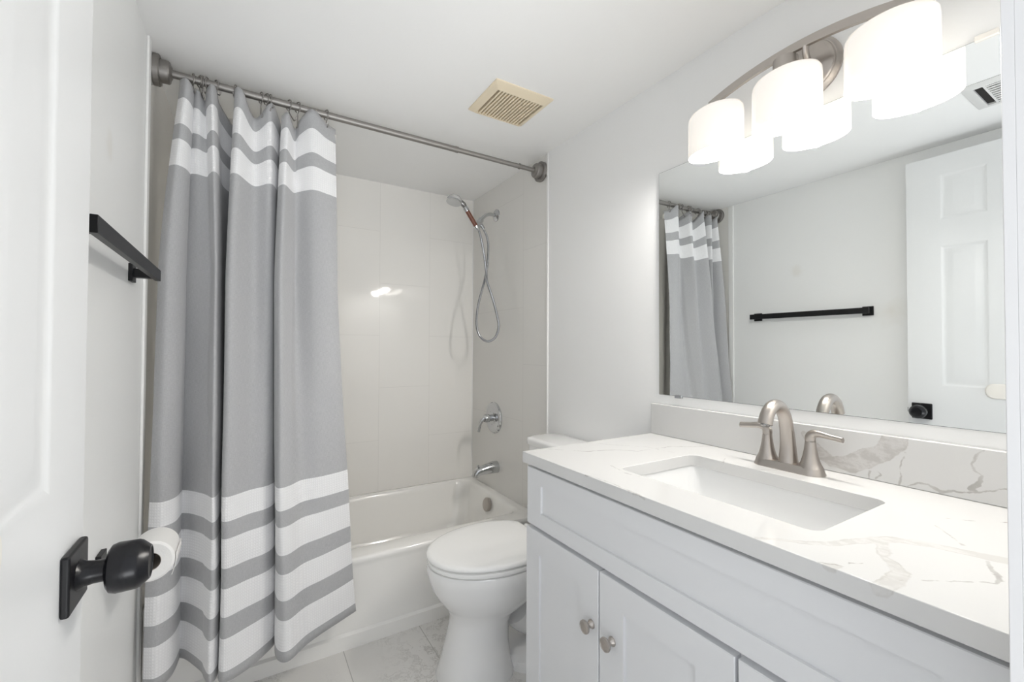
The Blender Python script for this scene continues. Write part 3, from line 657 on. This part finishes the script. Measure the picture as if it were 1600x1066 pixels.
# ------------------------------------------------------------------ mirror
mi = thing('wall_mirror', 'large frameless wall mirror above the splash strip, under the vanity lamps', 'mirror', (XR, .6, 1.009))
MY0, MY1, MZ0, MZ1 = YN+.045, 1.0505, 1.009, 1.7925
t = MB(); t.box(XR-.0045, XR, MY0, MY1, MZ0, MZ1); t.build('backing', M['mirroredge'], mi, smooth=0)
t = MB(); t.box(XR-.0052, XR-.0046, MY0+.001, MY1-.001, MZ0+.001, MZ1-.001); t.build('glass', M['mirror'], mi, smooth=0)
for yy, zz, s_, mt in ((.969, MZ0, -1, M['chrome']), (.244, MZ1, 1, M['clear'])):
    t = MB(); w_ = .014 if s_ < 0 else .017
    t.box(XR-.010, XR, yy-w_, yy+w_, min(zz-s_*.005, zz+s_*.007), max(zz-s_*.005, zz+s_*.007)); t.build('mirror_clip', mt if s_ < 0 else M['plate'], mi, bevel=.002)

# ------------------------------------------------------------------ vanity light
vl = thing('vanity_light', 'three lamp brushed nickel light bar with opal oval shades above the mirror', 'vanity light', (XR, .567, 1.90))
BY0, BY1, BX, BC = .332, .800, 1.172, .566
def barz(y): return 1.893+.036*(1-((y-BC)/.234)**2)
t = MB(); lp = []
for i in range(33):
    y = BY0+(BY1-BY0)*i/32; z = barz(y)
    lp.append([(BX-.005, y, z-.011), (BX+.005, y, z-.011), (BX+.005, y, z+.011), (BX-.005, y, z+.011)])
t.loft(lp, True, True); t.build('arched_bar', M['nickel'], vl, smooth=30, bevel=.001)
t = MB(); t.lathe((XR, BC, 1.900), (-1, 0, 0), [(.078, 0), (.078, .006), (.073, .010), (.072, .013), (.069, .016), (.067, .016), (.065, .020), (.056, .024), (0, .026)], 56); t.build('canopy', M['nickel'], vl)
for sg in (1, -1):
    t = MB(); t.tube([(XR-.022, BC+sg*.018, 1.893), (1.200, BC+sg*.022, 1.895), (1.180, BC+sg*.026, 1.905), (BX, BC+sg*.030, barz(BC)-.008)], [(.005, .008)]*4, 10, 5); t.build('support_arm', M['nickel'], vl)
for y in (.781, .584, .373):
    pr_ = [(.050, -.006), (.062, -.003), (.075, .004), (.0805, .014), (.0815, .03), (.0815, .126), (.0800, .127), (.0795, .126), (.0795, .03), (.078, .014), (.070, .006)]
    SZ = 1.874
    bz = barz(y)-.011
    t = MB(); t.lathe((BX, y, bz), (0, 0, -1), [(.012, 0), (.012, .004), (.028, .006), (.029, bz-SZ+.004), (.020, bz-SZ+.008), (.016, bz-SZ+.030), (0, bz-SZ+.030)], 32); so = t.build('socket', M['nickel'], vl)
    t = MB(); t.lathe((BX, y, SZ), (0, 0, -1), [(.026, .0), (.030, 0)]+[(r_, h_+.002) for r_, h_ in pr_[1:]]+[(.026, .003)], 56, False, False, sy=.70, side=(0, 1, 0)); t.build('glass_shade', M['opal'], vl, smooth=50)
    t = MB(); t.lathe((BX, y, SZ-.040), (0, 0, -1), [(.008, 0), (.012, .006), (.021, .022), (.024, .034), (.019, .048), (.008, .055), (0, .056)], 20); t.build('light_bulb', M['bulb'], vl)
    l = bpy.data.lights.new('bulb_light', 'POINT'); l.energy = BULB_W; l.color = (1, .965, .92); l.shadow_soft_size = .03
    lo = bpy.data.objects.new('bulb_light', l); C.objects.link(lo); lo.location = (BX, y, SZ-.122)

# ------------------------------------------------------------------ ceiling fan grille
ef = thing('exhaust_fan_grille', 'yellowed square slotted fan grille on the ceiling in front of the rod', 'fan grille', (.875, 1.455, ZC))
t = MB(); n_s = 15; gx0, gx1, gy0, gy1 = .747, .998, 1.338, 1.573
ix0, ix1, iy0, iy1 = gx0+.026, gx1-.026, gy0+.036, gy1-.020
rl = [rrect(gx0, gx1, gy0, gy1, .004, ZC, 2), rrect(gx0, gx1, gy0, gy1, .004, ZC-.004, 2), rrect(ix0-.004, ix1+.004, iy0-.004, iy1+.004, .003, ZC-.017, 2), rrect(ix0, ix1, iy0, iy1, .002, ZC-.017, 2), rrect(ix0, ix1, iy0, iy1, .002, ZC-.004, 2)]
t.loft(rl, False, False); t.build('grille_frame', M['cream'], ef, smooth=20)
t = MB(); t.box(ix0, ix1, iy0, iy1, ZC-.003, ZC-.001); t.build('fan_shade_sheet', M['dark'], ef, smooth=0)  # solid dark sheet, shade behind the slats put into its colour
pt_ = (ix1-ix0)/n_s
for i in range(n_s-1):
    xx = ix0+(i+1)*pt_
    t = MB(); t.box(xx-pt_*.24, xx+pt_*.24, iy0, iy1, ZC-.0165, ZC-.003); t.build('grille_slat', M['cream'], ef, smooth=0)
# ceiling air register (seen in the mirror)
ar = thing('air_register', 'white metal air register in the ceiling, reflected in the mirror', 'air vent', (.145, .42, ZC))
ax0, ax1, ay0, ay1 = .018, .274, .350, .508
t = MB(); bx0, bx1, by0, by1 = ax0+.034, ax1-.034, ay0+.03, ay1-.03
t.loft([rrect(ax0, ax1, ay0, ay1, .003, ZC, 2), rrect(ax0, ax1, ay0, ay1, .003, ZC-.003, 2), rrect(bx0-.006, bx1+.006, by0-.006, by1+.006, .002, ZC-.009, 2), rrect(bx0, bx1, by0, by1, .002, ZC-.009, 2), rrect(bx0, bx1, by0, by1, .002, ZC-.002, 2)], False, False)
t.build('register_frame', M['ventw'], ar, smooth=20)
t = MB(); t.box(bx0, bx1, by0, by1, ZC-.0018, ZC-.0008); t.build('duct_shade_sheet', M['dark'], ar, smooth=0)  # solid dark sheet painted as the shade above the blades
t = MB(); t.box(bx0, bx1, by1-.030, by1-.024, ZC-.0085, ZC-.003); t.build('register_bar', M['ventw'], ar, smooth=0)
for i in range(9):
    xx = bx0+(i+.5)*(bx1-bx0)/9
    t = MB(); t.box(xx-.005, xx+.005, by0, by1-.030, ZC-.0085, ZC-.003); t.build('register_blade', M['ventw'], ar, smooth=0)
